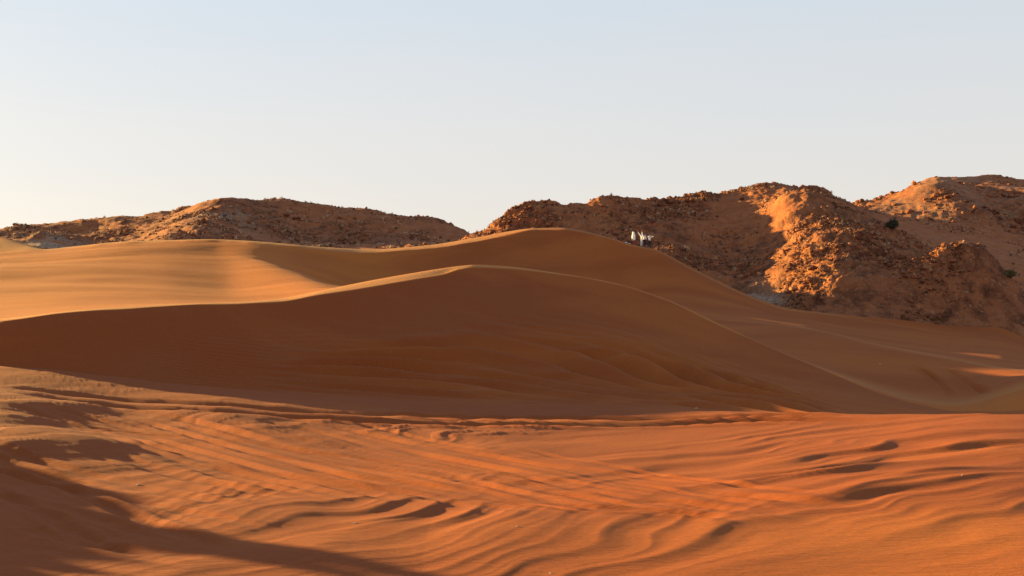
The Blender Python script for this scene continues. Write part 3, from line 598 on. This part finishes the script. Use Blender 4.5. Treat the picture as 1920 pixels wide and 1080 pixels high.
def person(label, loc, facing, armL, armR, top, bottom, hair=True, robe=None, lean=0.0, stride=.05):
    """front of the body is local -Y; armL / armR = (elbow, wrist, tip) positions"""
    root = tag(obj('person', None), label, 'person', None); root.location = loc; root.rotation_euler = (0, 0, facing)
    V = [(0, 0, .93), (0, -.005, 1.12), (0, 0, 1.30), (0, .01, 1.42), (0, .0, 1.49), (0, -.01, 1.58), (0, -.005, 1.67)]
    rr = [(.13, .10), (.115, .09), (.145, .10), (.11, .085), .052, (.075, .09), (.062, .075)]; E = [(0, 1), (1, 2), (2, 3), (3, 4), (4, 5), (5, 6)]
    V += [(0, -.115, 1.585)]; rr += [.014]; E += [(5, 7)]                 # nose
    for sd in (-1, 1): V.append((sd*.088, .01, 1.59)); rr.append(.014); E.append((5, len(V)-1))    # ears
    joints = {}
    for sd, arm in ((-1, armL), (1, armR)):
        i = len(V); sh = (sd*.165, .01, 1.405)
        V += [sh, arm[0], arm[1]]; rr += [.055, .040, .027]; E += [(3, i), (i, i+1), (i+1, i+2)]
        w = np.array(arm[1]); d = np.array(arm[2])-w; d = d/np.linalg.norm(d); side = np.cross(d, (0, 1, .2)); side /= np.linalg.norm(side); nrm = np.cross(side, d)
        palm = w+d*.075; V.append(tuple(palm)); rr.append((.036, .02)); E.append((i+2, i+3))
        for q, (of, Lf) in enumerate(((-.030, .062), (-.010, .075), (.010, .070), (.029, .055))):
            a = len(V); p1 = palm+side*of+d*.03; p2 = p1+d*Lf*.5; p3 = p2+d*Lf*.4-nrm*.02
            V += [tuple(p1), tuple(p2), tuple(p3)]; rr += [.010, .0085, .007]; E += [(i+3, a), (a, a+1), (a+1, a+2)]
        a = len(V); p1 = w+d*.035-side*.035; p2 = p1+d*.03-side*.02; V += [tuple(p1), tuple(p2)]; rr += [.012, .009]; E += [(i+2, a), (a, a+1)]
        joints[sd] = (sh, arm[0], arm[1])
    legs = {}
    for sd in (-1, 1):
        i = len(V); hp, kn, an, to = (sd*.085, 0, .88), (sd*(.09+stride*.5), -.02, .48), (sd*(.09+stride), .02, .08), (sd*(.1+stride), -.13, .03)
        V += [hp, kn, an, to]; rr += [.085, .055, .036, .030]; E += [(0, i), (i, i+1), (i+1, i+2), (i+2, i+3)]; legs[sd] = (hp, kn, an, to)
    skinned('body', V, E, rr, M_SKIN, root)
    # clothes
    tv = [(0, 0, .88), (0, 0, 1.1), (0, 0, 1.30), (0, .01, 1.43), (0, .01, 1.46)]; tr_ = [(.165, .13), (.145, .115), (.165, .125), (.12, .095), (.07, .065)]; te = [(0, 1), (1, 2), (2, 3), (3, 4)]
    for sd in (-1, 1):
        sh, el, wr = joints[sd]; i = len(tv); w2 = tuple(np.array(el)+(np.array(wr)-np.array(el))*.85)
        tv += [sh, el, w2]; tr_ += [.075, .058, .046]; te += [(3, i), (i, i+1), (i+1, i+2)]
    skinned('shirt', tv, te, tr_, top, root)
    bv = [(0, 0, .95)]; br = [(.15, .12)]; be = []
    for sd in (-1, 1):
        hp, kn, an, to = legs[sd]; i = len(bv); bv += [hp, kn, (an[0], an[1], .10)]; br += [.105, .078, .062]; be += [(0, i), (i, i+1), (i+1, i+2)]
    skinned('trousers', bv, be, br, bottom, root)
    for sd in (-1, 1):
        an, to = legs[sd][2], legs[sd][3]
        skinned('shoe', [(an[0], an[1]+.03, .05), (an[0], an[1]-.05, .045), to], [(0, 1), (1, 2)], [.045, .045, .036], M_BLACK, root)
    if hair:
        skinned('hair', [(0, .025, 1.56), (0, .02, 1.64), (0, .0, 1.70)], [(0, 1), (1, 2)], [(.085, .07), (.092, .09), (.07, .075)], M_HAIR, root)
    for sd in (-1, 1):
        bpy_e = skinned('eye', [(sd*.03, -.088, 1.605), (sd*.03, -.094, 1.605)], [(0, 1)], [.011, .009], M_BLACK, root, sub=1)
    if robe:
        skinned('robe', [(0, .02, .52), (0, .01, .8), (0, 0, 1.1), (0, 0, 1.33), (0, .01, 1.44), (0, .02, 1.5)], [(0, 1), (1, 2), (2, 3), (3, 4), (4, 5)], [(.33, .27), (.31, .26), (.27, .24), (.28, .22), (.19, .17), (.13, .13)], robe, root)
        skinned('hood', [(0, .04, 1.47), (0, .03, 1.58), (0, .02, 1.69)], [(0, 1), (1, 2)], [(.17, .16), (.165, .165), (.12, .12)], robe, root)
        V2 = [(-.23, .0, .62), (.23, .0, .62)]
    return root
def on_crest(px): x, y, z = crest_pt(px); return (x, y-.05, z-.03)
down = lambda sd: ((sd*.24, .02, 1.13), (sd*.22, -.06, .88), (sd*.22, -.1, .7))
person('person in a long white hooded robe standing apart on the dune crest', on_crest(1188.5), R(70), ((-.22, .0, 1.14), (-.10, -.16, 1.02), (0, -.2, 1.0)), ((.22, .0, 1.14), (.10, -.16, 1.02), (0, -.2, 1.0)), M_WHITE, M_RED, False, M_WHITE)
person('person in white clothes with one arm flung up, beside a red bag on the crest', on_crest(1203.4), R(-10), ((-.34, .02, 1.60), (-.50, .0, 1.83), (-.56, 0, 1.92)), ((.27, .02, 1.18), (.30, -.08, .96), (.3, -.1, .8)), M_WHITE, M_WHITE)
person('person in white top and black trousers raising one arm, middle of the group', on_crest(1208.9), R(15), ((-.26, .02, 1.66), (-.28, .0, 1.92), (-.28, 0, 2.02)), down(1), M_WHITE, M_BLACK, stride=.02)
person('person in white shirt and dark green trousers holding a phone up at head height', on_crest(1217.8), R(25), ((-.30, -.18, 1.42), (-.08, -.36, 1.56), (0, -.42, 1.6)), ((.42, -.10, 1.40), (.36, -.34, 1.52), (.22, -.42, 1.58)), M_WHITE, M_DARK)
def box_mesh(name, sx, sy, sz, m, parent=None, bev=.01):
    import bmesh
    bm = bmesh.new(); bmesh.ops.create_cube(bm, size=1); bmesh.ops.scale(bm, vec=(sx, sy, sz), verts=bm.verts)
    bmesh.ops.bevel(bm, geom=bm.edges[:], offset=bev, segments=2, affect='EDGES'); me = bpy.data.meshes.new(name); bm.to_mesh(me); bm.free(); me.materials.append(m); return obj(name, me, parent)
c4 = on_crest(1217.8); a4 = R(25); lx, ly = .10, -.46
ph = tag(box_mesh('phone', .08, .012, .15, M_PHONE, None, .004), 'black phone held up at head height by the rightmost person', 'phone')
ph.location = (c4[0]+lx*math.cos(a4)-ly*math.sin(a4), c4[1]+lx*math.sin(a4)+ly*math.cos(a4), c4[2]+1.60); ph.rotation_euler = (0, R(90), a4)
bx_, by_, bz_ = on_crest(1201.9)
bag = tag(obj('shoulder_bag', None), 'red and pink shoulder bag beside the person with the flung up arm', 'bag'); bag.location = (bx_, by_, bz_+.42)
b_ = box_mesh('bag_body', .26, .12, .26, M_PINK, bag, .04); f_ = box_mesh('flap', .27, .13, .12, M_RED, bag, .03); f_.location = (0, 0, .10)
tube_mesh('strap', [((-.11, 0, .12), (-.02, .02, .45), .012, .012), ((-.02, .02, .45), (.14, .05, .78), .012, .012), ((.11, 0, .12), (.14, .05, .45), .012, .012)], M_RED, bag)
for k, (p_, lab) in enumerate(((1174.5, 'crumpled pale cloth lying on the crest, farther from the hooded person'), (1180.5, 'crumpled white cloth lying on the crest right beside the hooded person'))):
    x, y, z = on_crest(p_); bm_v = ICO
    rr_ = np.random.default_rng(50+k); U = np.linspace(-1, 1, 9); G = np.array([(u, v, 0) for u in U for v in U]); G[:, 2] = .10*rr_.random(81)*(1-np.maximum(np.abs(G[:, 0]), np.abs(G[:, 1]))**3)+.02
    G[:, 0] *= .15; G[:, 1] *= .09; G[:, :2] += rr_.normal(0, .008, (81, 2))
    me = mesh_np('crumpled_cloth', G, grid_quads(9, 9)); me.materials.append(M_WHITE); o = tag(obj('crumpled_cloth', me), lab, 'cloth'); o.location = (x, y-.15, z+.03)
# ------------------------------------------------------------------ small pale stones lying on the sand
def ground(px, py, s0, s1):
    j = int(np.argmin(np.abs(PX[:1201]-px))); rr_ = np.where((segid >= s0) & (segid <= s1))[0]
    P2 = 540-F*((SZ[rr_, j]-CAMZ)*cp-SY[rr_, j]*sp)/(SY[rr_, j]*cp+(SZ[rr_, j]-CAMZ)*sp); i = rr_[int(np.argmin(np.abs(P2-py)))]
    return float(SX[i, j]), float(SY[i, j]), float(SZ[i, j])
STONES = [(261, 909, .05, 'single pale stone on the ribbed sand at lower left'), (668, 982, .04, 'tiny pale stone on a lit sand ridge near the bottom, left of the middle'),
          (970, 988, .035, 'tiny pale stone on lit sand just below the middle of the foreground'), (1033, 1076, .03, 'tiny pale stone at the very bottom edge of the foreground'),
          (1801, 892, .04, 'small stone on smooth lit sand at the right of the foreground'), (1648, 683, .13, 'white stone lying alone on the shaded valley slope'), (1304, 766, .09, 'small white stone at the shaded foot of the near dune')]
for k, (a, b, r_, lab) in enumerate(STONES):
    x, y, z = ground(a, b, 1, 2 if k != 5 else 4)
    rr_ = np.random.default_rng(80+k); import bmesh
    bm = bmesh.new(); bmesh.ops.create_icosphere(bm, subdivisions=2, radius=1)
    for v in bm.verts: v.co = v.co*(1+.25*math.sin(v.co.x*3.1+k)*math.cos(v.co.y*2.7+k*2))*r_; v.co.x *= 1.35; v.co.z *= .7
    me = bpy.data.meshes.new('small_stone'); bm.to_mesh(me); bm.free(); me.materials.append(M_LITTER)
    o = tag(obj('small_stone', me), lab, 'stone'); o.scale = (.62, .62, .62); o.location = (x, y, z+r_*.1); o.rotation_euler = (0, 0, k)
